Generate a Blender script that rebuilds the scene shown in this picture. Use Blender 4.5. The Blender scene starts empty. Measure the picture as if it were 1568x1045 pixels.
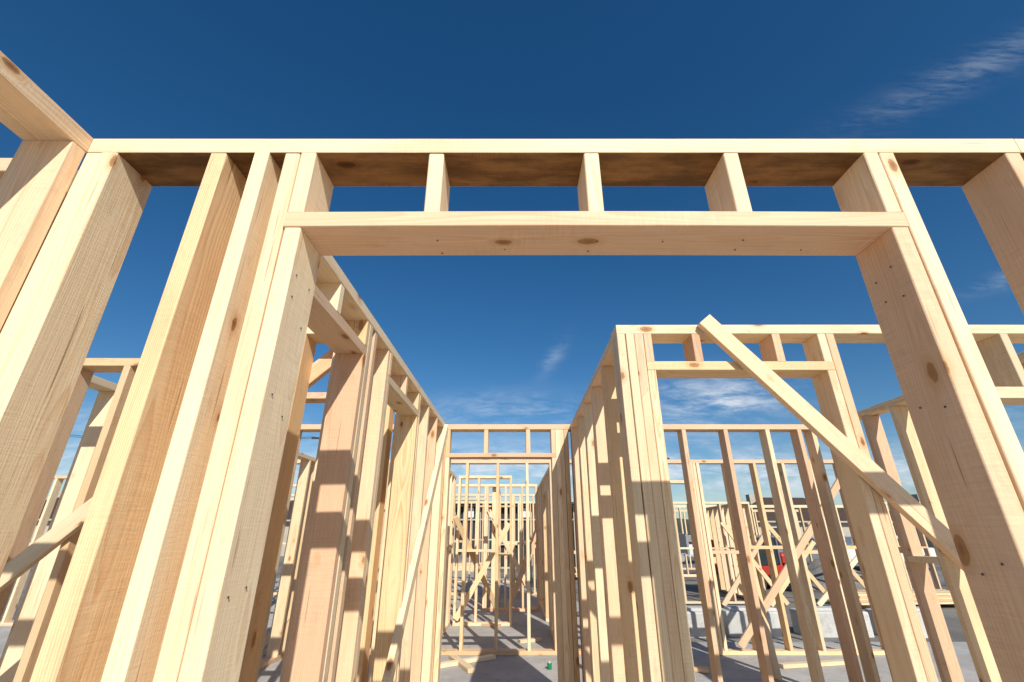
import bpy, bmesh, math, random
from mathutils import Vector, Matrix, noise as mnoise
R = random.Random(7)
scene = bpy.context.scene
scene.view_settings.view_transform = 'Standard'
scene.view_settings.look = 'None'
scene.view_settings.exposure = 0

# ---------------------------------------------------------------- node helpers
class NT:
    def __init__(s, tree):
        s.t = tree; s.n = tree.nodes; s.l = tree.links
    def node(s, typ, **kw):
        nd = s.n.new(typ)
        for k, v in kw.items(): setattr(nd, k, v)
        return nd
    def put(s, sock, v):
        if v is None: return
        if isinstance(v, bpy.types.NodeSocket): s.l.new(v, sock)
        else: sock.default_value = v
    def m(s, op, a, b=None, c=None, clamp=False):
        nd = s.node('ShaderNodeMath', operation=op, use_clamp=clamp)
        s.put(nd.inputs[0], a); s.put(nd.inputs[1], b); s.put(nd.inputs[2], c)
        return nd.outputs[0]
    def vm(s, op, a, b=None):
        nd = s.node('ShaderNodeVectorMath', operation=op)
        s.put(nd.inputs[0], a); s.put(nd.inputs[1], b)
        return nd.outputs[0]
    def noise(s, vec, scale, detail=2, rough=.5, dist=0):
        nd = s.node('ShaderNodeTexNoise')
        s.put(nd.inputs['Vector'], vec); nd.inputs['Scale'].default_value = scale
        nd.inputs['Detail'].default_value = detail; nd.inputs['Roughness'].default_value = rough
        nd.inputs['Distortion'].default_value = dist
        return nd.outputs[0]
    def mix(s, f, a, b, blend='MIX'):
        nd = s.node('ShaderNodeMix', data_type='RGBA', blend_type=blend)
        s.put(nd.inputs[0], f)
        s.put(nd.inputs[6], a if isinstance(a, bpy.types.NodeSocket) else (*a, 1))
        s.put(nd.inputs[7], b if isinstance(b, bpy.types.NodeSocket) else (*b, 1))
        return nd.outputs[2]
    def rng(s, v, a, b, c=0., d=1., smooth=True):
        nd = s.node('ShaderNodeMapRange')
        if smooth: nd.interpolation_type = 'SMOOTHSTEP'
        s.put(nd.inputs[0], v)
        for i, q in enumerate((a, b, c, d)): nd.inputs[i+1].default_value = q
        return nd.outputs[0]

def new_mat(name):
    m = bpy.data.materials.new(name); m.use_nodes = True
    nt = NT(m.node_tree)
    bsdf = m.node_tree.nodes['Principled BSDF']
    return m, nt, bsdf

def wood_mat(name='construction_pine', dark=False):
    m, t, b = new_mat(name)
    P = t.node('ShaderNodeAttribute', attribute_name='wood').outputs['Vector']
    tint = t.node('ShaderNodeAttribute', attribute_name='tint').outputs['Color']
    sep = t.node('ShaderNodeSeparateXYZ'); t.put(sep.inputs[0], P)
    l, a, c = sep.outputs
    ts = t.node('ShaderNodeSeparateColor'); t.put(ts.inputs[0], tint)
    tr, tg, tb = ts.outputs
    # knots
    kv = t.vm('MULTIPLY', P, (5.0, 10.5, 10.5))
    vor = t.node('ShaderNodeTexVoronoi'); t.put(vor.inputs['Vector'], kv); vor.inputs['Scale'].default_value = 1
    vor.inputs['Randomness'].default_value = 1
    kd = vor.outputs['Distance']
    kcol = t.node('ShaderNodeSeparateColor'); t.put(kcol.inputs[0], vor.outputs['Color'])
    krad = t.rng(kcol.outputs[0], .15, 1, .0, .17)
    kn = t.noise(P, 60, 1)
    kd2 = t.m('ADD', kd, t.m('MULTIPLY', t.m('SUBTRACT', kn, .5), .05))
    kmask = t.rng(t.m('SUBTRACT', kd2, krad), -.02, .012, 1, 0)
    halo = t.rng(t.m('SUBTRACT', kd2, krad), .0, .17, 1, 0)
    halo = t.m('MULTIPLY', halo, t.m('GREATER_THAN', krad, .02))
    # growth rings round the pith
    w1 = t.noise(t.vm('MULTIPLY', P, (1.3, 5, 5)), 1, 1)
    w2 = t.noise(t.vm('MULTIPLY', P, (6, 30, 30)), 1, 1)
    r = t.m('SQRT', t.m('ADD', t.m('MULTIPLY', a, a), t.m('MULTIPLY', c, c)))
    r = t.m('ADD', r, t.m('MULTIPLY', w1, .040))
    r = t.m('ADD', r, t.m('MULTIPLY', w2, .003))
    r = t.m('ADD', r, t.m('MULTIPLY', halo, .014))
    fr = t.m('FRACT', t.m('MULTIPLY', r, 200.))
    ring = t.m('MULTIPLY', t.m('POWER', fr, 2.0), t.rng(fr, .88, 1.0, 1, 0))
    fib = t.noise(t.vm('MULTIPLY', P, (5, 300, 300)), 1, 2, .65)
    blot = t.noise(t.vm('MULTIPLY', P, (2.0, 14, 14)), 1, 2, .6)
    cream = (.90, .725, .475); pink = (.80, .53, .335); yel = (.86, .63, .335)
    base = t.mix(t.rng(tr, .40, 1.0, 0, 1), cream, pink)
    base = t.mix(t.rng(tb, .55, 1, 0, .8), base, yel)
    late = t.mix(1, base, (.76, .54, .38), 'MULTIPLY')
    rs = t.m('MULTIPLY', ring, t.rng(tb, 0, 1, .35, .9))
    rs = t.m('MULTIPLY', rs, t.rng(w1, .35, .65, .6, 1.1))
    col = t.mix(rs, base, late)
    col = t.mix(t.m('MULTIPLY', t.rng(blot, .46, .76), .36), col, (.68, .41, .22))
    col = t.mix(t.m('MULTIPLY', halo, .45), col, (.62, .34, .14))
    kc = t.mix(t.rng(kd2, .0, .12), (.20, .08, .03), (.42, .20, .07))
    col = t.mix(t.m('MULTIPLY', kmask, .88), col, kc)
    # pitch streaks and checks
    st = t.noise(t.vm('MULTIPLY', P, (3.0, 110, 110)), 1, 1)
    col = t.mix(t.m('MULTIPLY', t.rng(st, .71, .79), .6), col, (.20, .09, .035))
    # handling dirt, water stains
    sm = t.noise(t.vm('MULTIPLY', P, (8, 20, 20)), 1, 4, .72)
    col = t.mix(t.m('MULTIPLY', t.rng(sm, .56, .76), .28), col, (.36, .27, .19))
    # saw marks across the board
    saw = t.noise(t.vm('MULTIPLY', P, (230, 14, 14)), 1, 1)
    patch = t.noise(t.vm('MULTIPLY', P, (3, 8, 8)), 1, 1)
    sawm = t.m('MULTIPLY', t.m('SUBTRACT', saw, .5), t.rng(patch, .45, .6, 0, .25))
    br = t.m('MULTIPLY', t.rng(tg, 0, 1, .80, 1.06, False), t.rng(fib, .25, .75, .89, 1.08, False))
    br = t.m('MULTIPLY', br, t.m('ADD', 1, sawm))
    comb = t.node('ShaderNodeCombineColor')
    for i in range(3): t.put(comb.inputs[i], br)
    col = t.mix(1, col, comb.outputs[0], 'MULTIPLY')
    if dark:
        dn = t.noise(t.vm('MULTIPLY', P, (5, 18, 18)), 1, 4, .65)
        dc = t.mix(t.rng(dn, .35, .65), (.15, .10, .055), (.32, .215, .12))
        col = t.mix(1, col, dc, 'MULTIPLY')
    t.put(b.inputs['Base Color'], col)
    b.inputs['Roughness'].default_value = .65
    b.inputs['Specular IOR Level'].default_value = .22
    bump = t.node('ShaderNodeBump'); bump.inputs['Strength'].default_value = .5
    bump.inputs['Distance'].default_value = .0014
    saw2 = t.noise(t.vm('MULTIPLY', P, (260, 40, 40)), 1, 0)
    h = t.m('ADD', fib, t.m('MULTIPLY', saw2, .4))
    t.put(bump.inputs['Height'], h); t.put(b.inputs['Normal'], bump.outputs[0])
    return m
WOOD = wood_mat()
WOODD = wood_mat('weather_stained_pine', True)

def noisy_mat(name, c1, c2, scale=4, rough=.9, c3=None, s3=40, bump=.0, spec=.3, metal=0, bs=60):
    m, t, b = new_mat(name)
    P = t.node('ShaderNodeTexCoord').outputs['Object']
    n = t.noise(P, scale, 5, .6)
    col = t.mix(t.rng(n, .35, .65), c1, c2)
    if c3:
        n3 = t.noise(P, s3, 4, .7)
        col = t.mix(t.m('MULTIPLY', t.rng(n3, .5, .7), .6), col, c3)
    t.put(b.inputs['Base Color'], col)
    b.inputs['Roughness'].default_value = rough
    b.inputs['Specular IOR Level'].default_value = spec
    b.inputs['Metallic'].default_value = metal
    if bump:
        bp = t.node('ShaderNodeBump'); bp.inputs['Distance'].default_value = bump
        t.put(bp.inputs['Height'], t.noise(P, bs, 4, .7)); t.put(b.inputs['Normal'], bp.outputs[0])
    return m
CONC = noisy_mat('slab_concrete', (.38, .36, .325), (.48, .455, .415), 1.3, .85, (.28, .265, .24), 9, .002)
GRAV = noisy_mat('gravel', (.17, .16, .14), (.26, .245, .215), .35, .95, (.08, .075, .07), 30, .02, bs=25)
BLOCKM = noisy_mat('precast_concrete', (.50, .49, .46), (.60, .585, .55), 2, .85, (.34, .33, .31), 7, .003)
HILLM = noisy_mat('dry_hill', (.10, .085, .05), (.05, .065, .035), .02, 1)
REDP = noisy_mat('red_paint', (.46, .035, .025), (.36, .03, .02), 3, .45, spec=.4)
GREYP = noisy_mat('grey_paint', (.16, .17, .18), (.13, .14, .15), 3, .4, spec=.5)
WHITEP = noisy_mat('white_paint', (.72, .72, .70), (.65, .65, .64), 2, .45, spec=.5)
RUB = noisy_mat('tyre_rubber', (.02, .02, .02), (.035, .035, .03), 8, .85)
GLASSM = noisy_mat('dark_glass', (.02, .03, .035), (.03, .04, .05), 2, .08, spec=.8)
STEEL = noisy_mat('galvanised_steel', (.35, .36, .37), (.45, .45, .46), 12, .45, metal=.6)
DARKIN = noisy_mat('painted_interior_shade', (.025, .025, .028), (.045, .042, .04), 2, .8)  # near-black colour standing in for the shade inside the unfinished house
ROOFM = noisy_mat('roof_tiles_brown', (.06, .04, .03), (.09, .058, .04), 3, .8, (.03, .02, .018), 8)
STUCCO = noisy_mat('render_beige', (.42, .37, .30), (.48, .43, .35), 2, .9)
GREENM = noisy_mat('green_plastic', (.02, .22, .08), (.02, .18, .07), 3, .5)
NAILM = noisy_mat('nail_steel', (.05, .045, .04), (.10, .08, .06), 300, .5)

# ---------------------------------------------------------------- mesh builders
ST, T = .042, .136
class Boards:
    def __init__(s, seed):
        s.v = []; s.f = []; s.w = []; s.c = []; s.mi = []; s.r = random.Random(seed)
    def board(s, O, U, V, W, L, wa, wb, ch=.0028, bow=.0025, tint=None, under=False):
        r = s.r
        ang = r.uniform(0, 6.28); pr = r.uniform(.015, .13)
        pa, pb = pr*math.cos(ang), pr*math.sin(ang); lo = r.uniform(0, 150)
        tt = tint or (r.random(), r.random(), r.random(), 1)
        A, B = wa/2, wb/2
        e = min(ch, A*.4, B*.4); e2 = e*.42
        prof = [(A, -B+e), (A, B-e), (A-e2, B-e2), (A-e, B), (-A+e, B), (-A+e2, B-e2), (-A, B-e), (-A, -B+e),
                (-A+e2, -B+e2), (-A+e, -B), (A-e, -B), (A-e2, -B+e2)]
        n = 6 if L > .7 else (3 if L > .3 else 1)
        b1, b2 = r.uniform(-bow, bow), r.uniform(-bow, bow); tw = r.uniform(-.01, .01)
        base = len(s.v); k = len(prof)
        for i in range(n+1):
            q = i/n; sb = math.sin(math.pi*q)
            th = tw*sb
            for (a, b) in prof:
                a2 = a*math.cos(th)-b*math.sin(th)+b1*sb; b2_ = a*math.sin(th)+b*math.cos(th)+b2*sb
                s.v.append(O+U*(L*q)+V*a2+W*b2_)
                s.w.append((lo+L*q, a+pa, b+pb)); s.c.append(tt)
        for i in range(n):
            for j in range(k):
                a0 = base+i*k+j; a1 = base+i*k+(j+1) % k
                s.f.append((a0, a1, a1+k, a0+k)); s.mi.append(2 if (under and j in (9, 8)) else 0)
        s.f.append(tuple(base+j for j in range(k))[::-1]); s.mi.append(0)
        s.f.append(tuple(base+n*k+j for j in range(k))); s.mi.append(0)
    def frame(s, o, d):
        s.o = Vector((o[0], o[1], 0)); s.d = Vector((d[0], d[1], 0)).normalized()
        s.nn = Vector((-s.d.y, s.d.x, 0))
    def box(s, s0, s1, t0, t1, z0, z1, axis='z', jit=.0012, **kw):
        j = lambda: s.r.uniform(-jit, jit)
        cs, ct, cz = (s0+s1)/2, (t0+t1)/2, (z0+z1)/2
        Z = Vector((0, 0, 1))
        W = lambda a, b, c: s.o+s.d*a+s.nn*b+Z*c
        if axis == 'z': s.board(W(cs+j(), ct+j(), z0), Z, s.d, s.nn, z1-z0, s1-s0, t1-t0, **kw)
        elif axis == 's': s.board(W(s0, ct+j(), cz+j()*.4), s.d, s.nn, Z, s1-s0, t1-t0, z1-z0, **kw)
        else: s.board(W(cs+j(), t0, cz), s.nn, Z, s.d, t1-t0, z1-z0, s1-s0, **kw)
    def stick(s, p0, p1, w, t, nrm, **kw):
        p0, p1 = Vector(p0), Vector(p1); U = (p1-p0); L = U.length; U.normalize()
        N = Vector(nrm); N = (N-U*N.dot(U)).normalized(); V = N.cross(U)
        s.board(p0, U, V, N, L, w, t, **kw)
    def nail(s, p, nrm, rad=.0028):
        N = Vector(nrm).normalized(); A = N.orthogonal().normalized(); B = N.cross(A); base = len(s.v)
        for h in (0, .0012):
            for i in range(8):
                s.v.append(Vector(p)+N*h+(A*math.cos(i*.785)+B*math.sin(i*.785))*rad)
                s.w.append((0, 0, 0)); s.c.append((0, 0, 0, 1))
        for i in range(8):
            j = (i+1) % 8; s.f.append((base+i, base+j, base+8+j, base+8+i)); s.mi.append(1)
        s.f.append(tuple(base+8+i for i in range(8))); s.mi.append(1)
    def make(s, name):
        me = bpy.data.meshes.new(name); me.from_pydata([tuple(v) for v in s.v], [], s.f)
        at = me.attributes.new('wood', 'FLOAT_VECTOR', 'POINT')
        at.data.foreach_set('vector', [x for w in s.w for x in w])
        ac = me.attributes.new('tint', 'FLOAT_COLOR', 'POINT')
        ac.data.foreach_set('color', [x for c in s.c for x in c])
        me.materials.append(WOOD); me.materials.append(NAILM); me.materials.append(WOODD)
        me.polygons.foreach_set('material_index', s.mi)
        bm = bmesh.new(); bm.from_mesh(me); bmesh.ops.recalc_face_normals(bm, faces=bm.faces); bm.to_mesh(me); bm.free()
        ob = bpy.data.objects.new(name, me); scene.collection.objects.link(ob)
        return ob

_seed = [100]
def wall(o, d, L, ztop=2.439, openings=(), sp=.41, first=0., nog=None, extra=(), skip=(), z0=0., braces=(), auto=True, thk=T, name='timber_wall_frame', pt=.052):
    _seed[0] += 1
    B = Boards(_seed[0]); B.frame(o, d)
    pb = z0+.045; pz = ztop-pt
    B.box(0, L, 0, thk, pz, ztop, 's')
    cur = 0
    for op in sorted(openings):
        if op[0] > cur+.1: B.box(cur, op[0], 0, thk, z0, pb, 's')
        cur = op[1]
    if L > cur+.1: B.box(cur, L, 0, thk, z0, pb, 's')
    zones = []
    for op in openings:
        s0, s1, hz = op[:3]; ht = op[3] if len(op) > 3 else .045
        B.box(s0-ST, s0, 0, thk, pb, hz-.0005); B.box(s1, s1+ST, 0, thk, pb, hz-.0005)
        if s0-2*ST > 0: B.box(s0-2*ST-.002, s0-ST-.002, 0, thk, pb, pz)
        if s1+2*ST < L+.02: B.box(s1+ST+.002, s1+2*ST+.002, 0, thk, pb, pz)
        B.box(s0-ST, s1+ST, 0, thk, hz, hz+ht, 's')
        B.box(s0-ST, s0, 0, thk, hz+ht, pz); B.box(s1, s1+ST, 0, thk, hz+ht, pz)
        if len(op) > 4: cr = op[4]
        else:
            n = max(1, int((s1-s0)/sp)); cr = [s0+(s1-s0)*(i+.0)/(n)-ST/2 for i in range(1, n)] or ([(s0+s1)/2] if s1-s0 > .5 else [])
        for c in cr: B.box(c, c+ST, 0, thk, hz+ht, pz)
        zones.append((s0-2*ST-.01, s1+2*ST+.01))
    pos = []
    if auto:
        k = first
        while k < L-ST-.02:
            if all(k+ST < a or k > b for a, b in zones) and all(abs(k-x) > .05 for x in skip): pos.append(k)
            k += sp
        if all(L-ST < a or L-ST > b for a, b in zones): pos.append(L-ST)
    for x in extra: pos.append(x)
    pos = sorted(pos)
    for p in pos: B.box(p, p+ST, 0, thk, pb, pz)
    if nog:
        for a, b in zip(pos, pos[1:]):
            if ST+.02 < b-a < sp+.1:
                zz = nog+B.r.choice((-.03, .03)); B.box(a+ST, b, 0, thk, zz, zz+ST, 's')
    for (sa, za, sb, zb) in braces:
        P = lambda q, z: B.o+B.d*q-B.nn*.024+Vector((0, 0, z))
        B.stick(P(sa, za), P(sb, zb), .09, .038, -B.nn)
    return B.make(name)

# ---------------------------------------------------------------- front wall (door opening in front of camera)
B = Boards(3); B.frame((0, 0), (1, 0))
Y0, Y1 = .95, 1.085
PZ, ZT = 2.386, 2.439
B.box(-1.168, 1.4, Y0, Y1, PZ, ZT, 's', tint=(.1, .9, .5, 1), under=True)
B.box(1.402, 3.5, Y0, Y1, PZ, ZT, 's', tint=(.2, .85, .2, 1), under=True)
zb = .045
def F(x0, x1, z0=zb, z1=PZ-.0005, tint=None, dy=0): B.box(x0, x1, Y0+dy, Y1+dy, z0, z1, 'z', tint=tint)
F(-1.172, -1.130, tint=(.3, .9, .2, 1)); F(-1.129, -1.084, tint=(.2, .9, .5, 1))
F(-.829, -.785, tint=(.65, .95, .85, 1))
F(-.708, -.667, tint=(.1, 1.0, .2, 1), dy=-.003)
F(-.624, -.583, tint=(.6, 1, .1, 1))
F(-.579, -.537, z1=2.1365, tint=(.0, 1, .35, 1))         # trimmer
F(-.579, -.537, z0=2.1845, tint=(.2, .9, .3, 1))          # cripple over trimmer
B.box(-.581, 1.006, Y0-.002, Y1-.002, 2.137, 2.184, 's', tint=(.92, 1, .25, 1))   # door head
F(-.229, -.188, z0=2.1845, tint=(.2, .9, .2, 1)); F(.198, .239, z0=2.1845, tint=(.3, .9, .4, 1)); F(.580, .621, z0=2.1845, tint=(.6, .9, .1, 1))
F(.963, 1.005, z1=2.1365, tint=(.85, .9, .3, 1)); F(.966, 1.006, z0=2.1845, tint=(.5, .9, .2, 1))
F(1.009, 1.050, tint=(.5, .95, .3, 1))
F(1.357, 1.399, tint=(.9, .85, .3, 1)); F(1.76, 1.80); F(2.17, 2.21); F(2.6, 2.64)
B.box(-1.168, -.537, Y0, Y1, 0, .045, 's'); B.box(.963, 3.5, Y0, Y1, 0, .045, 's')
nr = random.Random(5)
for x in (-.20, .22, .60, -.56, .985):
    for k in range(2): B.nail((x+nr.uniform(-.012, .012), 1.0+k*.055+nr.uniform(-.01, .01), 2.1354), (0, 0, -1), .0024)
for x in (-.02, .40, .79): B.nail((x, 1.03+nr.uniform(-.03, .03), 2.1354), (0, 0, -1), .0022)
for z in (.5, .9, 1.35, 1.7, 1.95, 2.05):
    for k in range(2): B.nail((.9612, .985+k*.06+nr.uniform(-.008, .008), z+nr.uniform(-.02, .02)), (-1, 0, 0), .0024)
    for k in range(2): B.nail((-.5358, .985+k*.06+nr.uniform(-.008, .008), z+nr.uniform(-.05, .02)), (1, 0, 0), .0024)
B.make('door_opening_wall_frame')

# side wall running back past the camera on the left
B = Boards(21); B.frame((-1.17, -3.0), (0, 1))
L = 3.95
B.box(0, L+.001, 0, T, PZ, ZT, 's', tint=(.65, .85, .6, 1)); B.box(0, L, 0, T, 0, .045, 's')
B.box(L-ST-.001, L-.001, 0, T, .045, PZ-.0005, tint=(.7, .95, .5, 1))
for s in (L-.5, L-.9, L-1.3, L-1.7, L-2.1, L-2.9): B.box(s, s+ST, 0, T, .045, PZ-.0005)
B.make('timber_wall_frame')
wall((-3.2, 1.02), (1, 0), 1.88, sp=.45, first=.2)

# ---------------------------------------------------------------- interior walls
SK = (.0166, 1)
wall((-.722, 1.088), SK, 3.455, openings=[(.17, .93, 2.21, .05, (.57,)), (1.40, 2.16, 2.21, .045, (1.77,))], auto=False, extra=[.03, 1.06, 2.55, 2.95, 3.36, 3.41])
wall((.549, 2.18), (1, 0), 2.72, openings=[(.181, 1.049, 2.185, .048, (.39, .81)), (1.60, 2.45, 2.04, .06)], auto=False,
     extra=[.0, .046, .09, 2.67])
wall((.553+T, 2.318), SK, 2.23, sp=.44, first=.36, nog=None)
wall((-3.0, 4.55), (1, 0), 6.37, openings=[(2.385, 3.39, 2.113, .04, (2.72, 3.14))], auto=False,
     extra=[0, .4, .8, 1.2, 1.6, 2.0, 3.476, 3.52, 3.60, 3.70, 4.30, 4.70, 5.12, 5.54, 5.86, 6.0, 6.3], nog=None)
wall((3.23, 2.32), SK, 2.22, sp=.33, first=.0, nog=1.25)
wall((-2.94, 2.67), (1, 0), 1.5, auto=False, extra=[0.0, .18, .52, .93, 1.3], braces=[(-.7, .2, 1.3, 2.2)])
wall((-2.92, 2.81), SK, 4.1, sp=.42)
wall((-2.78, 3.42), (1, 0), 1.93, sp=.36)
wall((-1.32, 2.18), (1, 0), .44, sp=.2)
B = Boards(41); B.frame((0, 0), (1, 0)); B.stick((-1.95, 2.33, 1.38), (-.88, 2.33, 2.40), .085, .04, (0, -1, 0)); B.make('diagonal_brace')
B = Boards(42); B.frame((0, 0), (1, 0))
B.stick((1.005, 2.158, 2.455), (2.52, 2.150, .62), .082, .040, (0, -1, 0), tint=(.7, .95, .2, 1)); B.make('diagonal_brace')
B = Boards(43); B.frame((0, 0), (1, 0))
B.stick((-.655, 4.50, 2.39), (-.69, 2.75, .35), .09, .04, (1, 0, 0), tint=(.1, .9, .4, 1)); B.make('diagonal_brace')

# next rooms
wall((-6.4, 6.9), (1, 0), 7.0, auto=False, extra=[.3, .75, 1.2, 1.65, 2.1, 2.55, 3.0, 3.45, 3.9, 4.1, 4.55, 4.97, 5.35, 5.72, 6.17, 6.60, 6.95], nog=None, braces=[(3.2, .1, 5.0, 2.3)])
wall((.62, 6.9), (1, 0), 4.6, sp=.42, openings=[(1.1, 2.0, 2.1)], nog=1.2, braces=[(2.3, .1, 4.2, 2.2)])
wall((.60+T, 7.04), (0, 1), 5.2, sp=.41, openings=[(1.5, 2.3, 2.1)])
wall((-1.05, 7.04), (0, 1), 1.9, sp=.41, nog=1.2)
wall((-2.1, 7.04), (0, 1), 3.4, sp=.41)
wall((-9.5, 8.9), (1, 0), 5.0, sp=.45, nog=1.2)
wall((-1.0, 8.9), (1, 0), 1.0, sp=.36, nog=1.1, braces=[(.05, .1, .95, 1.6)])
wall((-7.0, 10.5), (1, 0), 7.55, sp=.36, openings=[(5.6, 6.4, 2.1), (2.0, 3.0, 2.1)], nog=1.25, braces=[(3.6, .1, 5.6, 2.3), (6.5, 1.9, 7.4, .3)])
wall((-7.0, 13.2), (1, 0), 8.2, sp=.36, openings=[(6.1, 7.0, 2.1)], nog=1.2, braces=[(3.2, 2.3, 5.4, .1), (7.1, .1, 8.1, 2.2)])
wall((-.3, 10.65), (0, 1), 2.5, sp=.42, nog=1.2)
wall((-1.9, 10.65), (0, 1), 2.5, sp=.42)
wall((-3.9, 10.65), (0, 1), 2.5, sp=.42)
wall((-7.0, 16.4), (1, 0), 8.2, sp=.40, nog=1.2)
wall((1.2, 13.3), (0, 1), 3.0, sp=.42)
# neighbouring unit, framed on its own slab on the right
wall((2.6, 12.6), (1, 0), 3.6, sp=.40, z0=-.13, ztop=2.2, nog=1.1)
wall((9.6, 13.4), (1, .05), 6.5, sp=.40, z0=-.13, ztop=2.25, nog=1.1, openings=[(2.0, 3.2, 1.9)])
wall((6.2, 12.74), (.05, 1), 3.4, sp=.42, z0=-.13, ztop=2.2)

# temporary props
B = Boards(50); B.frame((0, 0), (1, 0))
for (p0, p1) in [((-1.0, 8.6, 1.7), (-.25, 9.9, .05)), ((-.1, 9.6, .05), (.5, 9.8, 1.5)),
                 ((2.7, 5.6, .05), (3.1, 6.6, 1.3)), ((-1.6, 5.4, .05), (-1.0, 6.7, 2.1))]:
    B.stick(p0, p1, .09, .04, (.3, -1, 0))
B.make('diagonal_brace')
def offcut(p, ang, L):
    B = Boards(int(p[0]*100+p[1]*10)); B.frame((0, 0), (1, 0))
    B.stick((p[0], p[1], .021), (p[0]+L*math.cos(ang), p[1]+L*math.sin(ang), .021), .09, .04, (0, 0, 1)); B.make('timber_offcut')
for p, a, L in [((-.45, 6.1), 2.0, .7), ((.1, 7.6), .4, .35), ((-1.3, 6.0), .6, 1.3), ((2.2, 6.1), 2.6, .8), ((1.2, 5.9), 1.0, .5), ((-.2, 8.8), 2.7, .6), ((3.1, 6.3), .2, .9)]:
    offcut(p, a, L)
# stacked framing timber out on the gravel
def stack(x, y, z, L, nx, nz, seed):
    B = Boards(seed); B.frame((x, y), (1, .08))
    for q in (.3, L-.4): B.box(q, q+.09, -.05, nx*.14+.05, z, z+.09, 't')
    for k in range(nz):
        for i in range(nx): B.box(B.r.uniform(0, .12), L-B.r.uniform(0, .12), i*.142, i*.142+.136, z+.092+k*.044, z+.134+k*.044, 's', jit=.004)
    B.make('timber_stack')
stack(-4.4, 20.2, -.15, 3.4, 6, 9, 300); stack(2.3, 19.0, -.15, 2.6, 5, 7, 301); stack(7.8, 11.8, -.15, 3.0, 6, 5, 302)

# ---------------------------------------------------------------- generic parts mesh
class Parts:
    def __init__(s): s.bm = bmesh.new(); s.mats = []
    def mi(s, m):
        if m not in s.mats: s.mats.append(m)
        return s.mats.index(m)
    def _fin(s, vs, m, M):
        fs = {f for v in vs for f in v.link_faces}
        for f in fs: f.material_index = s.mi(m)
        bmesh.ops.transform(s.bm, matrix=M, verts=vs)
    def box(s, c, size, m, rot=0, axis='Z', bev=0.):
        vs = bmesh.ops.create_cube(s.bm, size=1)['verts']
        M = Matrix.Translation(c) @ Matrix.Rotation(rot, 4, axis)
        bmesh.ops.transform(s.bm, matrix=Matrix.Diagonal((*size, 1)), verts=vs)
        if bev:
            es = list({e for v in vs for e in v.link_edges})
            r = bmesh.ops.bevel(s.bm, geom=es, offset=bev, segments=2, affect='EDGES', profile=.5)
            vs = list({v for f in r['faces'] for v in f.verts} | {v for v in vs if v.is_valid})
        s._fin(vs, m, M)
    def cyl(s, c, r, h, m, axis='Z', r2=None, seg=20):
        vs = bmesh.ops.create_cone(s.bm, cap_ends=True, segments=seg, radius1=r, radius2=r if r2 is None else r2, depth=h)['verts']
        Rm = {'Z': Matrix.Identity(4), 'X': Matrix.Rotation(math.pi/2, 4, 'Y'), 'Y': Matrix.Rotation(math.pi/2, 4, 'X')}[axis]
        s._fin(vs, m, Matrix.Translation(c) @ Rm)
    def rod(s, p0, p1, r, m, seg=6):
        p0, p1 = Vector(p0), Vector(p1); d = p1-p0
        vs = bmesh.ops.create_cone(s.bm, cap_ends=True, segments=seg, radius1=r, radius2=r, depth=d.length)['verts']
        s._fin(vs, m, Matrix.Translation((p0+p1)/2) @ d.to_track_quat('Z', 'Y').to_matrix().to_4x4())
    def poly(s, pts, m):
        f = s.bm.faces.new([s.bm.verts.new(p) for p in pts]); f.material_index = s.mi(m)
    def make(s, name, loc=(0, 0, 0), rot=0, sc=1):
        me = bpy.data.meshes.new(name); s.bm.to_mesh(me); s.bm.free()
        for m in s.mats: me.materials.append(m)
        ob = bpy.data.objects.new(name, me); scene.collection.objects.link(ob)
        ob.location = loc; ob.rotation_euler[2] = rot; ob.scale = (sc, sc, sc)
        return ob

# ground + slab
G = -.15
P = Parts(); N = 60
bm = P.bm
vs = {}
def gx(i): q = i/N*2-1; return math.copysign(abs(q)**3*1500, q)
for i in range(N+1):
    for j in range(N+1):
        x, y = gx(i), gx(j)+5
        rr = math.hypot(x, y)
        z = G + (0 if rr < 22 else mnoise.noise(Vector((x*.03, y*.03, 0)))*min(.35, (rr-22)*.01))
        vs[i, j] = bm.verts.new((x, y, z))
for i in range(N):
    for j in range(N): bm.faces.new((vs[i, j], vs[i+1, j], vs[i+1, j+1], vs[i, j+1]))
P.mi(GRAV); P.make('ground')
P = Parts()
P.box((-3.75, 6.0, -.10), (10.5, 24, .20), CONC)
P.box((4.752, .85, -.101), (6.5, 13.7, .198), CONC)
P.make('concrete_slab')
# gravel heaps
for (hx, hy, hr, hh) in ((-2.2, 21.5, 1.6, .8), (1.6, 22.5, 1.3, .6), (10.5, 17, 1.8, .9)):
    P = Parts(); rings = []
    for k in range(9):
        q = k/8; rr = hr*(1-q); row = []
        for i in range(28):
            a = i/28*6.283; n_ = 1+.18*mnoise.noise(Vector((math.cos(a)*1.5+hx, math.sin(a)*1.5, q*3)))
            row.append(P.bm.verts.new((math.cos(a)*rr*n_, math.sin(a)*rr*n_, hh*(1-(1-q)**1.0)*(1 if k < 8 else .97)-.02+.05*mnoise.noise(Vector((math.cos(a)*3, math.sin(a)*3+q*6, hx))))))
        rings.append(row)
    for k in range(8):
        for i in range(28): P.bm.faces.new((rings[k][i], rings[k][(i+1) % 28], rings[k+1][(i+1) % 28], rings[k+1][i]))
    P.mi(GRAV); P.make('gravel_heap', (hx, hy, G))

for x0, w in ((2.75, .75), (3.62, 1.0), (4.9, 1.1), (6.2, 1.0)):
    P = Parts(); P.box((0, 0, .19), (w, .45, .42), BLOCKM, bev=.03); P.box((0, 0, .41), (w*.8, .25, .06), BLOCKM, bev=.015)
    P.make('concrete_block', (x0+w/2, 9.0+.1*R.random(), G-.03), R.uniform(-.05, .05))

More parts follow.
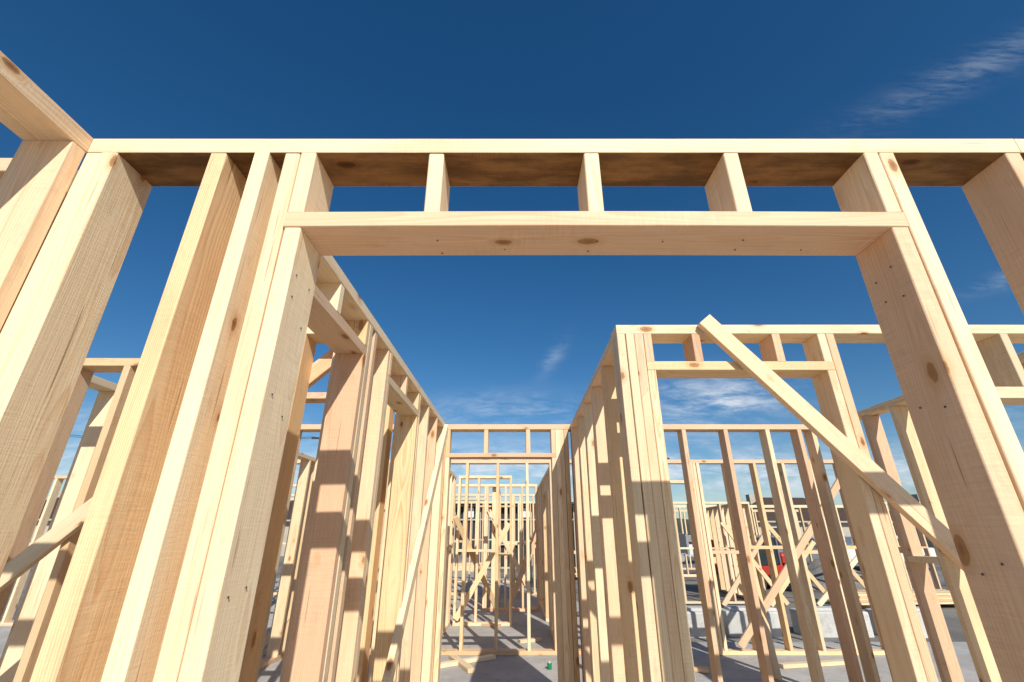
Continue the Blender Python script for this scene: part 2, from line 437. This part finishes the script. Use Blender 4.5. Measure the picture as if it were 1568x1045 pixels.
# ---- house under construction in the distance, its unlit interior painted dark
P = Parts()
P.box((0, 3, 1.5), (8.0, 6, 2.9), DARKIN)  # solid dark box painted as the unlit interior behind the studs
P.box((0, 2.8, 3.02), (8.6, 6.8, .10), ROOFM)
for i in range(19):
    x = -3.9+i*.433; P.box((x, -.06, 1.5), (.05, .1, 2.9), STUCCO)
P.box((0, -.07, 2.25), (8.0, .12, .07), STUCCO); P.box((0, -.07, 2.92), (8.0, .13, .08), STUCCO); P.box((0, -.07, .05), (8.0, .13, .08), STUCCO)
P.box((-1.9, -.13, 2.58), (.5, .06, .45), WHITEP); P.box((1.0, -.13, 2.58), (.5, .06, .45), WHITEP); P.box((.1, -.13, 1.1), (1.6, .05, .07), STUCCO)
P.make('unfinished_house', (-.3, 25, G))

# ---- far framed house at right
B = Boards(77); B.frame((5.0, 18.5), (1, 0))
for yy in (0, 3.5):
    B.box(0, 8, yy, yy+.1, 2.35, 2.45, 's'); B.box(0, 8, yy, yy+.1, 0, .08, 's')
    for i in range(18): B.box(i*.46, i*.46+.05, yy, yy+.1, .08, 2.35)
B.make('timber_house_frame')
B = Boards(78); B.frame((0, 0), (1, 0))
for i in range(3):
    x = 5.6+i*1.1
    B.stick((x-.7, 12.1, -.1), (x+.7, 12.2, 1.5-.25*(i % 3)), .10, .05, (0, -1, 0)); B.stick((x+.9, 12.3, -.1), (x-.3, 12.4, 1.7), .10, .05, (0, -1, 0))
B.make('roof_truss_stack')

# ---- red telehandler
def telehandler(loc, rot, sc):
    P = Parts()
    P.box((0, 0, .95), (4.2, 1.5, .5), REDP, bev=.08)
    P.box((-1.5, .0, 1.4), (1.3, 1.4, .55), REDP, bev=.12)
    P.box((.1, .42, 1.75), (1.3, .75, 1.25), GLASSM, bev=.08)
    P.box((.1, .42, 2.42), (1.4, .85, .12), GREYP, bev=.04)
    for sx in (-.58, .78):
        for sy in (.06, .78): P.box((sx-.0, sy, 1.8), (.08, .08, 1.2), GREYP)
    for x in (-1.35, 1.35):
        for y in (-.95, .95):
            P.cyl((x, y, .58), .58, .40, RUB, 'Y'); P.cyl((x, y*1.01, .58), .30, .42, GREYP, 'Y')
            P.box((x, y, 1.2), (1.2, .42, .07), RUB, bev=.02)
    P.box((1.0, -.35, 1.85), (5.0, .34, .36), REDP, rot=-.18, axis='Y', bev=.03)
    P.box((3.2, -.35, 2.25), (2.0, .26, .28), STEEL, rot=-.18, axis='Y')
    P.box((4.2, -.35, 2.1), (.12, 1.3, .9), STEEL)
    for y in (-.8, .1): P.box((4.75, y, 1.68), (1.1, .12, .06), STEEL)
    P.make('red_telehandler', loc, rot, sc)
telehandler((7.6, 15.6, G), math.pi+.3, .62)
def car(name, loc, rot, paint):
    P = Parts()
    P.box((0, 0, .68), (4.6, 1.8, .62), paint, bev=.14)
    P.box((-.4, 0, 1.22), (2.6, 1.6, .58), paint, bev=.2)
    P.box((-.4, 0, 1.22), (2.3, 1.63, .34), GLASSM, bev=.05); P.box((.82, 0, 1.2), (.25, 1.35, .42), GLASSM, rot=-.5, axis='Y')
    P.box((2.28, 0, .55), (.08, 1.5, .22), RUB)
    for y in (-.65, .65): P.box((2.27, y, .82), (.1, .3, .14), WHITEP)
    for x in (-1.4, 1.45):
        for y in (-.82, .82): P.cyl((x, y, .34), .34, .24, RUB, 'Y'); P.cyl((x, y*1.02, .34), .19, .24, STEEL, 'Y')
    P.make(name, loc, rot)
car('white_car', (17.5, 24, G), .1, WHITEP); car('grey_car', (12.6, 22.8, G), .2, GREYP); car('white_car', (11.0, 29, G), -.1, WHITEP); car('white_car', (-16, 26, G), .4, WHITEP)
car('red_car', (16.0, 30, G), .2, REDP)
P = Parts(); P.cyl((0, 0, .03), .025, .06, GREENM, r2=.027); P.cyl((0, 0, .065), .012, .02, WHITEP); P.make('green_bottle', (.43, 6.25, 0))

# ---- houses
def house(loc, rot, w, d, h, rh):
    P = Parts()
    P.box((0, 0, h/2), (w, d, h), STUCCO)
    e = .5; A = [(-w/2-e, -d/2-e, h), (w/2+e, -d/2-e, h), (w/2+e, d/2+e, h), (-w/2-e, d/2+e, h)]
    r0, r1 = (-w/2+d/2, 0, h+rh), (w/2-d/2, 0, h+rh)
    P.poly([A[0], A[1], r1, r0], ROOFM); P.poly([A[2], A[3], r0, r1], ROOFM); P.poly([A[1], A[2], r1], ROOFM); P.poly([A[3], A[0], r0], ROOFM)
    P.box((0, 0, h-.06), (w+2*e, d+2*e, .12), STUCCO)
    for i in range(3):
        x = -w/2+w*(i+.5)/3
        P.box((x, -d/2-.02, 1.5), (1.5, .08, 1.2), GLASSM)
        for dx in (-.78, 0, .78): P.box((x+dx, -d/2-.05, 1.5), (.07, .08, 1.3), WHITEP)
        for dz in (-.62, .62): P.box((x, -d/2-.05, 1.5+dz), (1.6, .08, .07), WHITEP)
    P.box((w/2-.8, -d/2-.03, 1.0), (.95, .06, 2.05), ROOFM)
    P.box((-w/4, .5, h+rh*.9), (.6, .6, 1.0), STUCCO)
    P.make('house', loc, rot)
house((26, 46, G), .1, 12, 8, 2.6, 2.2); house((-16, 42, G), -.1, 12, 8, 2.6, 2.0); house((42, 46, G), .2, 13, 8, 2.6, 2.2); house((-34, 40, G), .3, 12, 8, 2.6, 2.0); house((9, 60, G), 0, 14, 8, 2.7, 2.3)

# ---- lattice mast and power line
P = Parts(); H = 7
for sx in (-1, 1):
    for sy in (-1, 1): P.rod((sx*.35, sy*.35, 0), (sx*.1, sy*.1, H), .035, STEEL)
for i in range(10):
    z0, z1 = i*H/10, (i+1)*H/10; a = .35-.25*i/10; b = .35-.25*(i+1)/10
    for s in (-1, 1):
        P.rod((-a, s*a, z0), (b, s*b, z1), .02, STEEL); P.rod((s*a, a, z0), (s*b, -b, z1), .02, STEEL); P.rod((-b, s*b, z1), (b, s*b, z1), .02, STEEL)
P.make('lattice_mast', (19.5, 50, G))
P = Parts(); pts = []
for px, py in ((-40, 24), (-14, 34), (14, 44)):
    P.cyl((px, py, 4.2), .14, 8.6, ROOFM, r2=.09, seg=10); P.box((px, py, 8.0), (1.8, .12, .12), ROOFM)
    pts.append((px, py))
for (a, b) in zip(pts, pts[1:]):
    for off in (-.8, .8):
        for k in range(10):
            f = lambda q: Vector((a[0]+(b[0]-a[0])*q+off, a[1]+(b[1]-a[1])*q, 8.1-1.0*4*q*(1-q)))
            P.rod(f(k/10), f((k+1)/10), .015, RUB, 5)
P.make('power_line')

# ---- hills
P = Parts(); rows = []
for i in range(161):
    az = math.radians(-100+200*i/160); row = []
    hh = 8+14*max(0, mnoise.noise(Vector((i*.05, 3.3, 0)))+.35)+4*mnoise.noise(Vector((i*.25, 1, 0)))
    for k, (r, q) in enumerate(((330, 0), (400, .45), (470, .8), (520, 1), (620, .6))):
        z = G-1+hh*q*(1+.15*mnoise.noise(Vector((i*.4, k*2, 5))))
        row.append(P.bm.verts.new((math.sin(az)*r, math.cos(az)*r, z)))
    rows.append(row)
for i in range(160):
    for k in range(4): P.bm.faces.new((rows[i][k], rows[i+1][k], rows[i+1][k+1], rows[i][k+1]))
P.mi(HILLM); P.make('hills')

# ---------------------------------------------------------------- light
sv = Vector((.295, -1, .72)).normalized()
el = math.asin(sv.z); az = math.atan2(sv.x, sv.y)
sd = bpy.data.lights.new('sun', 'SUN'); sd.energy = 5.0; sd.angle = math.radians(.5); sd.color = (1, .965, .90)
so = bpy.data.objects.new('sun', sd); scene.collection.objects.link(so)
so.rotation_euler = (-sv).to_track_quat('-Z', 'Y').to_euler()

w = bpy.data.worlds.new('World'); scene.world = w; w.use_nodes = True
t = NT(w.node_tree); bg = w.node_tree.nodes['Background']
sky = t.node('ShaderNodeTexSky', sky_type='NISHITA'); sky.sun_disc = False
sky.sun_elevation = el; sky.sun_rotation = az; sky.altitude = 200; sky.air_density = 1.0; sky.dust_density = .8; sky.ozone_density = 2.6
D = t.node('ShaderNodeTexCoord').outputs['Generated']
sp = t.node('ShaderNodeSeparateXYZ'); t.put(sp.inputs[0], D)
fy = t.m('MAXIMUM', sp.outputs[1], .02)
X = t.m('DIVIDE', sp.outputs[0], fy); Z = t.m('DIVIDE', sp.outputs[2], fy)
def gauss(x0, z0, sx, sz, amp, tilt=0.):
    c, s_ = math.cos(tilt), math.sin(tilt)
    dx = t.m('SUBTRACT', X, x0); dz = t.m('SUBTRACT', Z, z0)
    u = t.m('ADD', t.m('MULTIPLY', dx, c/sx), t.m('MULTIPLY', dz, s_/sx))
    v = t.m('ADD', t.m('MULTIPLY', dx, -s_/sz), t.m('MULTIPLY', dz, c/sz))
    q = t.m('ADD', t.m('MULTIPLY', u, u), t.m('MULTIPLY', v, v))
    return t.m('MULTIPLY', t.m('EXPONENT', t.m('MULTIPLY', q, -1)), amp)
cv = t.node('ShaderNodeCombineXYZ'); t.put(cv.inputs[0], X); t.put(cv.inputs[1], t.m('MULTIPLY', Z, 1.8))
rot = t.node('ShaderNodeMapping'); t.put(rot.inputs[0], cv.outputs[0]); rot.inputs['Rotation'].default_value = (0, 0, -.55); rot.inputs['Scale'].default_value = (1, 2.2, 1)
n1 = t.noise(rot.outputs[0], 4.5, 7, .62, .6)
n2 = t.noise(rot.outputs[0], 16, 5, .65, .4)
nn = t.m('ADD', t.m('MULTIPLY', n1, .65), t.m('MULTIPLY', n2, .35))
g = gauss(1.55, 1.41, .6, .055, .22, .50)
for a in ((.10, .385, .05, .015, .35, 1.0), (.45, .275, .15, .055, 1.3, .1), (.0, .25, .14, .035, .9, 0), (1.25, .593, .1, .02, .35, .3), (-1.3, .15, .6, .07, .9, .1), (.6, .12, 1.2, .05, .9, 0), (1.3, .3, .3, .05, .5, .2), (-.2, .12, .8, .05, .9, 0)):
    g = t.m('ADD', g, gauss(*a))
dens = t.m('MULTIPLY', g, t.rng(nn, .38, .68), clamp=True)
hsv = t.node('ShaderNodeHueSaturation'); hsv.inputs['Saturation'].default_value = 1.34; hsv.inputs['Value'].default_value = 1
t.put(hsv.inputs['Color'], sky.outputs[0])
col = t.mix(t.m('MULTIPLY', dens, .85), hsv.outputs[0], (8.0, 8.6, 9.2))
t.put(bg.inputs['Color'], col); bg.inputs['Strength'].default_value = .098

# ---------------------------------------------------------------- camera
cd = bpy.data.cameras.new('camera'); cd.lens = 16; cd.sensor_width = 36; cd.clip_start = .05; cd.clip_end = 5000
co = bpy.data.objects.new('camera', cd); scene.collection.objects.link(co)
co.location = (0, 0, 1.42); co.rotation_euler = (math.radians(113), 0, 0)
scene.camera = co
